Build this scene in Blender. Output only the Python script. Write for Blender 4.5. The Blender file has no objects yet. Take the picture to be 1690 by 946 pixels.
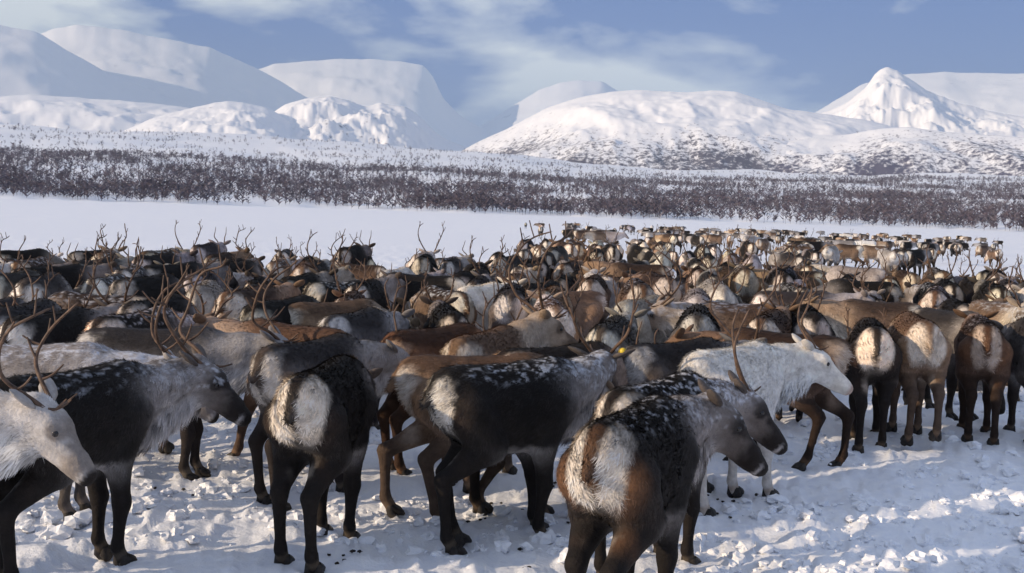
import bpy, math, random
import numpy as np
from mathutils import Matrix, Vector

# ------------------------------------------------------------------ camera, sky, sun, exposure
scene = bpy.context.scene
COL = scene.collection
R = math.radians
FPX, CX, CY = 2000.0, 845.0, 473.0          # photo pixels (1690 x 946)
CAM_H, PITCH, ROLL = 1.90, 3.68, 1.9
cam_data = bpy.data.cameras.new('camera')
cam = bpy.data.objects.new('camera', cam_data)
COL.objects.link(cam)
scene.camera = cam
cam_data.sensor_width = 36.0
cam_data.lens = FPX / 1690.0 * 36.0
cam_data.clip_start = 0.1
cam_data.clip_end = 80000.0
CM = Matrix.Rotation(R(90 - PITCH), 3, 'X') @ Matrix.Rotation(R(ROLL), 3, 'Z')
cam.matrix_world = Matrix.Translation((0, 0, CAM_H)) @ CM.to_4x4()

SUN_EL, SUN_AZ = 16.5, -114.0               # azimuth clockwise from +Y (view direction); sun is to the left, a little behind
sdir = Vector((math.sin(R(SUN_AZ)) * math.cos(R(SUN_EL)), math.cos(R(SUN_AZ)) * math.cos(R(SUN_EL)), math.sin(R(SUN_EL))))
sun_data = bpy.data.lights.new('sun', 'SUN')
sun_data.energy = 5.0
sun_data.angle = R(0.6)
sun_data.color = (1.0, 0.80, 0.57)
sun = bpy.data.objects.new('sun', sun_data)
COL.objects.link(sun)
sun.rotation_euler = (-sdir).to_track_quat('-Z', 'Y').to_euler()

world = bpy.data.worlds.new('World')
scene.world = world
world.use_nodes = True
wt = world.node_tree
wt.nodes.clear()
def wn(t, **kw):
    n = wt.nodes.new(t)
    for k, v in kw.items():
        setattr(n, k, v)
    return n
w_out = wn('ShaderNodeOutputWorld')
w_bg = wn('ShaderNodeBackground')
w_sky = wn('ShaderNodeTexSky', sky_type='NISHITA', sun_disc=False, sun_elevation=R(SUN_EL), sun_rotation=R(SUN_AZ), air_density=1.0, dust_density=0.6)
w_mul = wn('ShaderNodeVectorMath', operation='SCALE')
w_mul.inputs['Scale'].default_value = 0.075
wt.links.new(w_sky.outputs[0], w_mul.inputs[0])
w_tc = wn('ShaderNodeTexCoord')
w_map = wn('ShaderNodeMapping')
w_map.inputs['Location'].default_value = (6.72, 1.2, 0.9)
w_map.inputs['Rotation'].default_value = (0, 0, 0.1)
w_map.inputs['Scale'].default_value = (1.0, 1.0, 2.6)
wt.links.new(w_tc.outputs['Generated'], w_map.inputs[0])
w_n = wn('ShaderNodeTexNoise')
w_n.inputs['Scale'].default_value = 4.5
w_n.inputs['Detail'].default_value = 6.0
w_n.inputs['Roughness'].default_value = 0.52
w_n.inputs['Distortion'].default_value = 0.25
wt.links.new(w_map.outputs[0], w_n.inputs['Vector'])
w_r = wn('ShaderNodeValToRGB')
w_r.color_ramp.elements[0].position = 0.43
w_r.color_ramp.elements[0].color = (0.84, 0.87, 0.85, 1)
w_r.color_ramp.elements[1].position = 0.55
w_r.color_ramp.elements[1].color = (0.032, 0.115, 0.39, 1)
wt.links.new(w_n.outputs[0], w_r.inputs[0])
w_mix = wn('ShaderNodeMixRGB')
w_mix.inputs[0].default_value = 0.92        # thick broken cloud over clear sky
wt.links.new(w_mul.outputs[0], w_mix.inputs[1])
wt.links.new(w_r.outputs[0], w_mix.inputs[2])
wt.links.new(w_mix.outputs[0], w_bg.inputs['Color'])
w_bg.inputs['Strength'].default_value = 1.0
wt.links.new(w_bg.outputs[0], w_out.inputs[0])

scene.view_settings.view_transform = 'Standard'
scene.view_settings.look = 'None'
scene.view_settings.exposure = 0.32
scene.view_settings.gamma = 1.0
scene.view_settings.use_curve_mapping = False
scene.cycles.max_bounces = 5
scene.cycles.diffuse_bounces = 3
scene.cycles.volume_bounces = 0

# ------------------------------------------------------------------ pixel helpers
CMn = np.array(CM)
def pix_dir(x, y):
    return CMn @ np.array([(x - CX) / FPX, -(y - CY) / FPX, -1.0])
def at_height(x, y, z):
    """ground-plane position of the ray through photo pixel (x, y) where it meets height z"""
    d = pix_dir(x, y)
    t = (z - CAM_H) / d[2]
    return d[0] * t, d[1] * t
def on_ground(x, y, h=1.045):
    """where an animal stands whose back line (h above the snow) shows at photo pixel (x, y)"""
    z = 0.0
    for _ in range(12):
        px_, py_ = at_height(x, y, h + z); t_ = min(1, max(0, (math.hypot(px_, py_) - 30) / 110)); z = 0.5 * z - 0.5 * LAKE_DROP * t_ * t_ * (3 - 2 * t_)
    return px_, py_
def az_tan(x, y):
    d = pix_dir(x, y)
    return math.atan2(d[0], d[1]), d[2] / math.hypot(d[0], d[1])

# ------------------------------------------------------------------ noise
_rng = np.random.RandomState(7)
_P = np.concatenate([_rng.permutation(256)] * 3).astype(np.int64)
_G = _rng.normal(size=(256, 3)); _G /= np.linalg.norm(_G, axis=1)[:, None]
def perlin(p):
    p = np.asarray(p, dtype=np.float64)
    i = np.floor(p).astype(np.int64); f = p - i; i &= 255
    u = f * f * f * (f * (f * 6 - 15) + 10)
    out = 0
    for dx in (0, 1):
        for dy in (0, 1):
            for dz in (0, 1):
                h = _P[_P[_P[i[..., 0] + dx] + i[..., 1] + dy] + i[..., 2] + dz]
                g = _G[h & 255]
                v = g[..., 0] * (f[..., 0] - dx) + g[..., 1] * (f[..., 1] - dy) + g[..., 2] * (f[..., 2] - dz)
                w = (u[..., 0] if dx else 1 - u[..., 0]) * (u[..., 1] if dy else 1 - u[..., 1]) * (u[..., 2] if dz else 1 - u[..., 2])
                out = out + v * w
    return out * 1.5
def fbm(p, oct=4, gain=0.5, ridged=False):
    p = np.asarray(p, dtype=np.float64)
    a, s, out = 1.0, 1.0, 0
    for k in range(oct):
        n = perlin(p * s + 17.3 * k)
        out = out + a * ((1 - 2 * np.abs(n)) if ridged else n)
        a *= gain; s *= 2.03
    return out
def sstep(a, b, x):
    t = np.clip((x - a) / (b - a), 0, 1)
    return t * t * (3 - 2 * t)
def xyz(x, y, z=0.0):
    return np.stack([x, y, np.broadcast_to(z, np.shape(x))], -1)

# ------------------------------------------------------------------ object helpers
def tag(o, label=None, cat=None, group=None, kind=None):
    if label: o['label'] = label
    if cat: o['category'] = cat
    if group: o['group'] = group
    if kind: o['kind'] = kind
    return o
def link(o, parent=None):
    COL.objects.link(o)
    if parent: o.parent = parent
    return o
def mesh_data(name, verts, faces, mat, smooth=True, col=None):
    me = bpy.data.meshes.new(name)
    verts = np.asarray(verts, dtype=np.float32)
    faces = np.asarray(faces, dtype=np.int32)
    k = faces.shape[1]
    me.vertices.add(len(verts)); me.vertices.foreach_set('co', verts.ravel())
    me.loops.add(faces.size); me.loops.foreach_set('vertex_index', faces.ravel())
    me.polygons.add(len(faces))
    me.polygons.foreach_set('loop_start', np.arange(0, faces.size, k, dtype=np.int32))
    me.polygons.foreach_set('loop_total', np.full(len(faces), k, dtype=np.int32))
    me.polygons.foreach_set('use_smooth', np.full(len(faces), smooth))
    if col is not None:
        a = me.color_attributes.new('coat', 'FLOAT_COLOR', 'POINT')
        c = np.ones((len(verts), 4), dtype=np.float32); c[:, :3] = col
        a.data.foreach_set('color', c.ravel())
    me.update(calc_edges=True); me.validate()
    me.materials.append(mat)
    return me
def grid_faces(nr, nc):
    i = np.arange(nr - 1)[:, None] * nc + np.arange(nc - 1)[None, :]
    return np.stack([i, i + 1, i + nc + 1, i + nc], -1).reshape(-1, 4)

# ------------------------------------------------------------------ materials
def new_mat(name):
    m = bpy.data.materials.new(name); m.use_nodes = True
    nt = m.node_tree; b = nt.nodes['Principled BSDF']
    return m, nt, b
def noise_node(nt, scale, detail=4, rough=0.55, coord='Object'):
    tc = nt.nodes.new('ShaderNodeTexCoord')
    n = nt.nodes.new('ShaderNodeTexNoise')
    n.inputs['Scale'].default_value = scale; n.inputs['Detail'].default_value = detail; n.inputs['Roughness'].default_value = rough
    nt.links.new(tc.outputs[coord], n.inputs['Vector'])
    return n
def ramp(nt, src, p0, c0, p1, c1):
    r = nt.nodes.new('ShaderNodeValToRGB')
    r.color_ramp.elements[0].position = p0; r.color_ramp.elements[0].color = (*c0, 1)
    r.color_ramp.elements[1].position = p1; r.color_ramp.elements[1].color = (*c1, 1)
    nt.links.new(src, r.inputs[0])
    return r
def bump(nt, b, src, strength, dist):
    bn = nt.nodes.new('ShaderNodeBump')
    bn.inputs['Strength'].default_value = strength; bn.inputs['Distance'].default_value = dist
    nt.links.new(src, bn.inputs['Height']); nt.links.new(bn.outputs[0], b.inputs['Normal'])

def snow_mat(name, scale=9.0, dist=0.02, strength=0.5):
    m, nt, b = new_mat(name)
    n = noise_node(nt, scale, 6, 0.62)
    r = ramp(nt, n.outputs[0], 0.3, (0.80, 0.82, 0.87), 0.7, (0.90, 0.90, 0.91))
    nt.links.new(r.outputs[0], b.inputs['Base Color'])
    b.inputs['Roughness'].default_value = 0.65
    b.inputs['Specular IOR Level'].default_value = 0.25
    bump(nt, b, n.outputs[0], strength, dist)
    return m
M_SNOW = snow_mat('snow', 9.0, 0.03, 0.7)
M_CLOD = snow_mat('snow_clods', 30.0, 0.01, 0.5)
M_LAKE = snow_mat('lake_snow', 0.6, 0.10, 0.6)

def mountain_mat(name, scale, lo, hi, rock=(0.07, 0.07, 0.09), zlo=None, zhi=None, dens=0.5, steep=True):
    """snow with dark birch / rock speckle too far off to tell apart; the speckle thins out with height"""
    m, nt, b = new_mat(name)
    tc = nt.nodes.new('ShaderNodeTexCoord')
    mp = nt.nodes.new('ShaderNodeMapping'); mp.inputs['Scale'].default_value = (1, 1, 0.45)
    nt.links.new(tc.outputs['Object'], mp.inputs[0])
    n = nt.nodes.new('ShaderNodeTexNoise'); n.inputs['Scale'].default_value = scale; n.inputs['Detail'].default_value = 7; n.inputs['Roughness'].default_value = 0.72
    nt.links.new(mp.outputs[0], n.inputs['Vector'])
    n2 = nt.nodes.new('ShaderNodeTexNoise'); n2.inputs['Scale'].default_value = scale * 0.06; n2.inputs['Detail'].default_value = 4
    nt.links.new(mp.outputs[0], n2.inputs['Vector'])
    val = n.outputs[0]
    add = nt.nodes.new('ShaderNodeMath'); add.operation = 'MULTIPLY_ADD'
    nt.links.new(n2.outputs[0], add.inputs[0]); add.inputs[1].default_value = 0.5; 
    nt.links.new(val, add.inputs[2]); val = add.outputs[0]
    if zhi is not None:
        sp = nt.nodes.new('ShaderNodeSeparateXYZ'); nt.links.new(tc.outputs['Object'], sp.inputs[0])
        mr = nt.nodes.new('ShaderNodeMapRange'); mr.inputs[1].default_value = zlo; mr.inputs[2].default_value = zhi
        mr.inputs[3].default_value = 0.16; mr.inputs[4].default_value = -0.30
        nt.links.new(sp.outputs[2], mr.inputs[0])
        a2 = nt.nodes.new('ShaderNodeMath'); a2.operation = 'ADD'
        nt.links.new(val, a2.inputs[0]); nt.links.new(mr.outputs[0], a2.inputs[1]); val = a2.outputs[0]
    r = ramp(nt, val, lo, (0.86, 0.86, 0.88), hi, rock)
    nt.links.new(r.outputs[0], b.inputs['Base Color'])
    b.inputs['Roughness'].default_value = 0.8; b.inputs['Specular IOR Level'].default_value = 0.1
    return m

def coat_mat():
    m, nt, b = new_mat('reindeer_coat')
    at = nt.nodes.new('ShaderNodeAttribute'); at.attribute_name = 'coat'
    oi = nt.nodes.new('ShaderNodeObjectInfo')
    mx = nt.nodes.new('ShaderNodeMixRGB'); mx.blend_type = 'MULTIPLY'; mx.inputs[0].default_value = 1
    nt.links.new(at.outputs['Color'], mx.inputs[1]); nt.links.new(oi.outputs['Color'], mx.inputs[2])
    n = noise_node(nt, 26, 5, 0.65)
    r = ramp(nt, n.outputs[0], 0.3, (0.72, 0.70, 0.68), 0.7, (1.2, 1.2, 1.2))
    m2 = nt.nodes.new('ShaderNodeMixRGB'); m2.blend_type = 'MULTIPLY'; m2.inputs[0].default_value = 0.8
    nt.links.new(mx.outputs[0], m2.inputs[1]); nt.links.new(r.outputs[0], m2.inputs[2])
    nt.links.new(m2.outputs[0], b.inputs['Base Color'])
    b.inputs['Roughness'].default_value = 0.78; b.inputs['Specular IOR Level'].default_value = 0.18
    n2 = noise_node(nt, 60, 3, 0.6)
    bump(nt, b, n2.outputs[0], 0.5, 0.012)
    return m
M_COAT = coat_mat()
def fur_mat():
    m, nt, b = new_mat('reindeer_fur')
    at = nt.nodes.new('ShaderNodeAttribute'); at.attribute_name = 'coat'
    oi = nt.nodes.new('ShaderNodeObjectInfo')
    mx = nt.nodes.new('ShaderNodeMixRGB'); mx.blend_type = 'MULTIPLY'; mx.inputs[0].default_value = 1
    nt.links.new(at.outputs['Color'], mx.inputs[1]); nt.links.new(oi.outputs['Color'], mx.inputs[2])
    nt.links.new(mx.outputs[0], b.inputs['Base Color'])
    b.inputs['Roughness'].default_value = 0.65; b.inputs['Specular IOR Level'].default_value = 0.25
    return m
M_FUR = fur_mat()
def plain(name, c0, c1, scale, rough, spec=0.3):
    m, nt, b = new_mat(name)
    n = noise_node(nt, scale, 4)
    r = ramp(nt, n.outputs[0], 0.3, c0, 0.7, c1)
    nt.links.new(r.outputs[0], b.inputs['Base Color'])
    b.inputs['Roughness'].default_value = rough; b.inputs['Specular IOR Level'].default_value = spec
    return m
M_ANTLER = plain('antler_bone', (0.040, 0.024, 0.017), (0.17, 0.105, 0.07), 22, 0.6)
M_HOOF = plain('hoof_horn', (0.012, 0.010, 0.009), (0.05, 0.042, 0.035), 30, 0.5)
M_EYE = plain('eye_dark', (0.006, 0.004, 0.003), (0.012, 0.008, 0.006), 5, 0.08, 0.6)
M_TAG = plain('ear_tag_yellow', (0.62, 0.42, 0.03), (0.70, 0.50, 0.05), 40, 0.4)
M_DROP = plain('dropping', (0.012, 0.009, 0.007), (0.03, 0.022, 0.016), 40, 0.7)
def twig_mat():
    m, nt, b = new_mat('birch_twigs')
    at = nt.nodes.new('ShaderNodeAttribute'); at.attribute_name = 'coat'
    nt.links.new(at.outputs['Color'], b.inputs['Base Color'])
    b.inputs['Roughness'].default_value = 0.85; b.inputs['Specular IOR Level'].default_value = 0.1
    return m
M_TWIG = twig_mat()

# ------------------------------------------------------------------ ground: trampled snow sheet out over the lake ice
LAKE_DROP = 0.9
def ground_z(x, y):
    x = np.asarray(x, float); y = np.asarray(y, float)
    r = np.hypot(x, y)
    p = xyz(x, y)
    near = 1 - sstep(25, 90, r)
    z = 0.05 * perlin(p * 0.35) * (0.35 + 0.65 * near)
    z = z - LAKE_DROP * sstep(30, 140, r)
    t = fbm(p * np.array([2.2, 3.0, 1]) + 5, 4, 0.55)
    z = z + near * (0.022 * t + 0.03 * sstep(0.10, 0.42, fbm(p * 4.3 + 31, 3, 0.6)) - 0.035 * sstep(0.22, 0.5, perlin(p * 2.6 + 9)))
    return z
a0, a1 = R(-42), R(42)
NC, rows = 580, [2.2]
while rows[-1] < 130: rows.append(rows[-1] * 1.0148)
rr = np.array(rows); aa = np.linspace(a0, a1, NC)
RR, AA = np.meshgrid(rr, aa, indexing='ij')
X, Y = RR * np.sin(AA), RR * np.cos(AA)
Z = ground_z(X, Y) + 0.010 * (1 - sstep(12, 40, RR)) * fbm(xyz(X, Y) * 11.0, 3, 0.6)
near_me = mesh_data('trampled_snow', xyz(X, Y).reshape(-1, 3) * [1, 1, 0] + np.stack([0 * Z, 0 * Z, Z], -1).reshape(-1, 3), grid_faces(len(rr), NC)[:, ::-1], M_SNOW)
tag(link(bpy.data.objects.new('ground', near_me)), 'trampled snow churned by the herd', None, None, 'structure')
# the rest of the frozen lake: ring to the far shore, plus what lies round and behind the camera
def ring(name, az0, az1, nc, radii, zf, mat):
    aa = np.linspace(az0, az1, nc); Rg, Ag = np.meshgrid(np.array(radii), aa, indexing='ij')
    Xg, Yg = Rg * np.sin(Ag), Rg * np.cos(Ag)
    Zg = zf(Xg, Yg, Rg, Ag)
    return mesh_data(name, np.stack([Xg, Yg, Zg], -1).reshape(-1, 3), grid_faces(len(radii), nc)[:, ::-1], mat)
lake_r = list(np.geomspace(129, 760, 60))
lk = ring('lake_snow', a0, a1, 240, lake_r, lambda x, y, r, a: -LAKE_DROP * sstep(30, 140, r) + 0.05 * perlin(xyz(x, y) * 0.35) * 0.35 * (1 - sstep(130, 200, r)) + 0.10 * fbm(xyz(x, y) * 0.03, 2) * sstep(130, 250, r) - 0.004, M_LAKE)
tag(link(bpy.data.objects.new('lake', lk)), 'wind-packed snow on the frozen lake', None, None, 'structure')
bk = ring('snow_field', a1, a0 + 2 * math.pi, 160, [0.3, 2, 5, 12, 30, 80, 200, 760, 3000], lambda x, y, r, a: ground_z(x, y) - 0.002, M_LAKE)
tag(link(bpy.data.objects.new('snow_field', bk)), None, None, None, 'structure')
ft = ring('snow_underfoot', a0, a1, 120, [0.3, 0.8, 1.5, 2.3], lambda x, y, r, a: ground_z(x, y) - 0.003, M_SNOW)
tag(link(bpy.data.objects.new('ground_underfoot', ft)), None, None, None, 'structure')

# ------------------------------------------------------------------ far shore hillside (heightfield) with the birch wood
SH_PTS = [(0, 208), (200, 215), (420, 226), (640, 240), (845, 255), (1000, 272), (1100, 280), (1300, 287), (1500, 289), (1690, 292)]
_sa = np.array([az_tan(x, y) for x, y in SH_PTS])
def hill_crest(a):            # tangent of the crest's elevation angle
    return np.interp(a, _sa[:, 0], _sa[:, 1])
HR0, HR1 = 545.0, 2600.0
_er = np.array([545, 620, 760, 1000, 1500, 2100, 2600])
_ef = np.array([-0.0, 0.10, 0.24, 0.46, 0.72, 0.92, 1.0])
def shore_r(a):
    return HR0 + 45 * perlin(np.stack([a * 9, 0 * a + 3.3, 0 * a], -1)) + 14 * perlin(np.stack([a * 60, 0 * a + 8.3, 0 * a], -1))
def hill_z(x, y):
    r = np.hypot(x, y); a = np.arctan2(x, y)
    q = np.interp(r - (shore_r(a) - HR0), _er, _ef)
    c = np.maximum(hill_crest(a), 0.01)
    z = -LAKE_DROP + (CAM_H + LAKE_DROP) * np.minimum(q * 3, 1) + q * c * r
    p = xyz(x, y)
    z = z + q * (9 * fbm(p * 0.0042, 4, 0.5)) * sstep(0, .5, q) + 1.2 * fbm(p * 0.03, 3) * sstep(0, .15, q)
    return np.where(r > HR1, z - (r - HR1) * 0.10, z) - 0.35 * (1 - sstep(0, 0.03, q))
hl = ring('hillside', a0, a1, 300, list(np.linspace(520, 1000, 70)) + list(np.linspace(1010, 3000, 75)), lambda x, y, r, a: hill_z(x, y), M_LAKE)
tag(link(bpy.data.objects.new('hillside', hl)), None, None, None, 'structure')

# ------------------------------------------------------------------ mountains: heightfields in depth behind the hillside
def mountain(name, pts, D, front, back, mat, base=20.0, power=1.3, amp=0.10, freq=3.0, ridge=0.5, na=170, nr=80, rockiness=0.0, seed=0, crest_wobble=0.0):
    pts = sorted(pts); P = np.array([az_tan(x, y) for x, y in pts])
    az = np.linspace(P[0, 0], P[-1, 0], na)
    # smooth monotone-ish interpolation of the crest line
    tn = np.interp(az, P[:, 0], P[:, 1]); k = np.array([1, 2, 3, 2, 1.]) / 9
    tn = np.convolve(np.pad(tn, 2, mode='edge'), k, 'valid')
    H = CAM_H + D * tn
    H = H * (1 + .006 * fbm(np.stack([az * 55, 0 * az + seed * 3.1, 0 * az], -1), 5, .55))
    H = H + crest_wobble * D * 0.001 * fbm(np.stack([az * 160, 0 * az + seed, 0 * az], -1), 4)
    s = np.concatenate([np.linspace(1, 0.0, int(nr * .72)), -np.linspace(0.02, 1, nr - int(nr * .72))])
    S, A = np.meshgrid(s, az, indexing='ij')
    Dv = D + 0.02 * front * fbm(np.stack([A * 14, 0 * A + seed + .5, 0 * A], -1), 3)
    r = np.where(S >= 0, Dv - S * front, Dv - S * back)
    q_ = np.abs(S)
    fall = np.where(S >= 0, .55 * (1 - q_) ** power + .45 * (1 - q_ ** 1.7), (1 - q_ ** 1.5))
    kw = na // 9; ker = np.hanning(2 * kw + 3)[1:-1]; ker /= ker.sum()
    Hs = np.convolve(np.pad(H, kw, mode='edge'), ker, 'valid')      # fine crest detail dies out down the slopes
    Hm = Hs[None, :] + (H - Hs)[None, :] * np.exp(-(S / np.where(S > 0, .18, .5)) ** 2)
    Z = base + (Hm - base) * fall
    X, Y = r * np.sin(A), r * np.cos(A)
    p = np.stack([X, Y, 0 * X + seed * 91.7], -1) / 1000.0
    rel = np.maximum(Hm - base, 0)
    env = np.clip(np.abs(S) * 3.5, 0, 1) * np.clip((1 - np.abs(S)) * 4, 0, 1)
    nz = ridge * (fbm(p * freq, 5, 0.52, True) - 0.9) + (1 - ridge) * fbm(p * freq, 5, 0.5)
    Z = Z + amp * rel * nz * env
    if rockiness:
        Z = Z + rockiness * rel * (fbm(p * freq * 4.2, 4, 0.6, True) - 0.9) * np.clip(env + .12, 0, 1)
    me = mesh_data(name, np.stack([X, Y, Z], -1).reshape(-1, 3), grid_faces(len(s), na)[:, ::-1], mat)
    o = link(bpy.data.objects.new(name, me)); tag(o, None, None, None, 'structure')
    return o
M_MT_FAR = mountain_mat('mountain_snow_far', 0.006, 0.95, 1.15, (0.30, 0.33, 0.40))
M_MT_KNOLL = mountain_mat('mountain_snow_knoll', 0.045, 0.90, 0.99, (0.10, 0.10, 0.13))
M_MT_ROUND = mountain_mat('mountain_snow_birch', 0.085, 0.80, 0.93, (0.11, 0.10, 0.125), 110, 345)
M_MT_PEAK = mountain_mat('mountain_snow_rock', 0.025, 0.88, 1.0, (0.12, 0.13, 0.17))
M_MT_FOOT = mountain_mat('foothill_birch', 0.085, 0.76, 0.90, (0.09, 0.08, 0.12), 95, 315)
mountain('mountain_spur', [(-420, 60), (-150, 28), (-60, 30), (0, 40), (60, 52), (110, 82), (180, 122), (260, 152), (330, 172), (420, 215)], 8500, 3000, 2000, M_MT_FAR, seed=1, amp=.075, freq=.6, power=1.3)
mountain('mountain_ridge', [(-60, 120), (40, 66), (90, 46), (130, 40), (200, 50), (260, 62), (350, 80), (420, 110), (470, 138), (500, 158), (560, 185), (640, 240)], 10300, 3500, 2000, M_MT_FAR, seed=2, amp=.075, freq=.6, power=1.3)
mountain('mountain_slab', [(330, 160), (400, 122), (450, 106), (560, 97), (620, 98), (670, 102), (700, 108), (716, 128), (730, 160), (760, 192), (810, 222), (850, 240)], 13000, 3600, 2600, M_MT_FAR, seed=3, amp=.075, freq=.6, power=1.3)
mountain('mountain_far_slab', [(740, 232), (800, 205), (850, 172), (890, 148), (925, 136), (960, 132), (995, 136), (1022, 152), (1080, 175), (1150, 220)], 13600, 3600, 2600, M_MT_FAR, seed=4, amp=.075, freq=.6, power=1.3)
mountain('mountain_right_slab', [(1340, 190), (1420, 142), (1480, 124), (1560, 119), (1690, 122), (1800, 128), (1950, 150)], 12300, 3600, 2600, M_MT_FAR, seed=5, amp=.075, freq=.6, power=1.3)
mountain('mountain_low_ridge', [(-120, 168), (0, 160), (50, 156), (110, 160), (200, 166), (300, 176), (420, 200), (520, 225)], 4700, 1300, 1000, M_MT_KNOLL, seed=6, amp=.17, freq=2.2, power=1.2, rockiness=.012)
mountain('mountain_knoll', [(200, 218), (250, 196), (300, 182), (350, 170), (375, 166), (400, 169), (440, 178), (455, 184), (480, 205), (560, 232)], 3900, 1000, 800, M_MT_KNOLL, seed=7, amp=.16, freq=2.8, rockiness=.02, power=1.2)
mountain('mountain_crag', [(400, 222), (470, 172), (500, 164), (545, 160), (575, 166), (600, 176), (628, 170), (640, 173), (668, 175), (690, 190), (715, 215), (740, 232), (790, 250)], 4200, 1100, 800, M_MT_KNOLL, seed=8, amp=.20, freq=2.8, rockiness=.035, power=1.2)
mountain('mountain_dome', [(740, 262), (785, 236), (820, 220), (850, 206), (900, 180), (950, 163), (1010, 152), (1055, 149), (1100, 151), (1130, 153), (1190, 149), (1215, 152), (1250, 163), (1300, 180), (1360, 188), (1420, 196), (1500, 215), (1600, 250)], 3400, 760, 900, M_MT_ROUND, seed=9, amp=.15, freq=2.4, rockiness=.010, power=1.1, na=280, nr=110)
mountain('mountain_peak', [(1290, 215), (1340, 190), (1372, 182), (1400, 168), (1430, 143), (1444, 122), (1455, 113), (1466, 111), (1482, 117), (1500, 130), (1530, 150), (1580, 170), (1640, 185), (1690, 193), (1760, 205), (1860, 230)], 4700, 1000, 900, M_MT_PEAK, seed=10, amp=.24, freq=2.2, rockiness=.030, power=1.3, na=280, nr=110, crest_wobble=.3)
mountain('foothill', [(1180, 262), (1250, 238), (1330, 225), (1400, 222), (1440, 214), (1500, 210), (1560, 218), (1620, 222), (1690, 226), (1800, 232), (1900, 250)], 3080, 420, 700, M_MT_FOOT, seed=11, amp=.16, freq=4, power=1.0)

# ------------------------------------------------------------------ birch wood on the far shore
def tree_arrays(rng, h, n_br):
    """bare birch: tapered trunk plus many thin ascending branch blades; returns triangles and colours"""
    V, C = [], []
    bark = np.array([0.060, 0.052, 0.062]); tw = np.array([0.100, 0.078, 0.094]); frost = np.array([0.46, 0.47, 0.54])
    def blade(a, b, w, c):
        d = b - a; s = np.cross(d, rng.normal(size=3)); s /= (np.linalg.norm(s) + 1e-9)
        V.extend([a - s * w, a + s * w, b]); C.extend([c, c, c])
    lean = rng.normal(size=2) * 0.06 * h
    top = np.array([lean[0], lean[1], h])
    for k in range(2): blade(np.zeros(3) + [0, 0, -0.4], top, 0.035 * h * .5, bark)
    fr = rng.rand() ** 2 * 0.7
    for k in range(n_br):
        t = 0.12 + 0.75 * rng.rand(); b0 = top * t; ang = rng.rand() * 6.283
        L = h * (0.27 + 0.32 * rng.rand()) * (1.15 - t * .6)
        b1 = b0 + np.array([math.cos(ang) * L * 1.0, math.sin(ang) * L * 1.0, L * (0.3 + .6 * rng.rand())])
        c = tw * (0.6 + .9 * rng.rand()); c = c * (1 - fr * .6) + frost * fr * .6 * rng.rand()
        blade(b0, b1, h * 0.046 * (.6 + rng.rand()), c)
        m = b0 + (b1 - b0) * .55; L2 = L * .55; a2 = ang + rng.normal() * 1.0
        blade(m, m + np.array([math.cos(a2) * L2 * .7, math.sin(a2) * L2 * .7, L2 * (.3 + .7 * rng.rand())]), h * 0.034, c * .95)
    return np.array(V), np.array(C)
rng = np.random.RandomState(11)
protos = [tree_arrays(rng, 1.0, 8) for _ in range(24)]
def scatter(n, rlo, rhi, keep, hlo, hhi):
    r = rlo + (rhi - rlo) * rng.rand(n * 4) ** 1.35; a = R(-27) + R(54) * rng.rand(n * 4)
    x, y = r * np.sin(a), r * np.cos(a)
    k = rng.rand(n * 4) < keep(x, y, r, a)
    x, y = x[k][:n], y[k][:n]
    return x, y, hill_z(x, y), (hlo + (hhi - hlo) * rng.rand(len(x))) * (1 + .55 * fbm(xyz(x, y) * 0.02 + 7, 3))
def wood_density(x, y, r, a):
    q = r - (shore_r(a) - HR0)
    clump = fbm(xyz(x, y) * 0.012, 3)
    band = sstep(HR0 + 2, HR0 + 40, q) * (1 - sstep(1150, 1500, q + 260 * clump - 750 * sstep(-.05, .33, a)))
    gap = 1 - 0.85 * sstep(0.05, 0.35, fbm(xyz(x, y) * 0.008 + 40, 2)) * sstep(HR0, HR0 + 60, q) * (1 - sstep(660, 760, q))
    sparse = 0.26 * sstep(0.0, 0.4, clump) + 0.05
    return np.clip(band * (0.85 + 1.1 * clump) * gap + sparse * sstep(1000, 1300, q), 0, 1)
def bake(name, x, y, z, h, label):
    Vs, Cs = [], []
    for i in range(len(x)):
        v, c = protos[rng.randint(len(protos))]
        t = rng.rand() * 6.283; ct, st = math.cos(t) * h[i] , math.sin(t) * h[i]
        Vs.append(np.stack([v[:, 0] * ct - v[:, 1] * st + x[i], v[:, 0] * st + v[:, 1] * ct + y[i], v[:, 2] * h[i] + z[i]], -1)); Cs.append(c * (0.8 + .4 * rng.rand()))
    V = np.concatenate(Vs); C = np.concatenate(Cs)
    me = mesh_data(name, V, np.arange(len(V)).reshape(-1, 3), M_TWIG, False, C)
    return tag(link(bpy.data.objects.new(name, me)), label, 'forest', None, 'stuff')
tx, ty, tz, th = scatter(21000, HR0, 2500, wood_density, 3.2, 6.8)
bake('birch_forest', tx, ty, tz, th, 'bare purple-brown birch wood covering the far lake shore and hillside')
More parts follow.
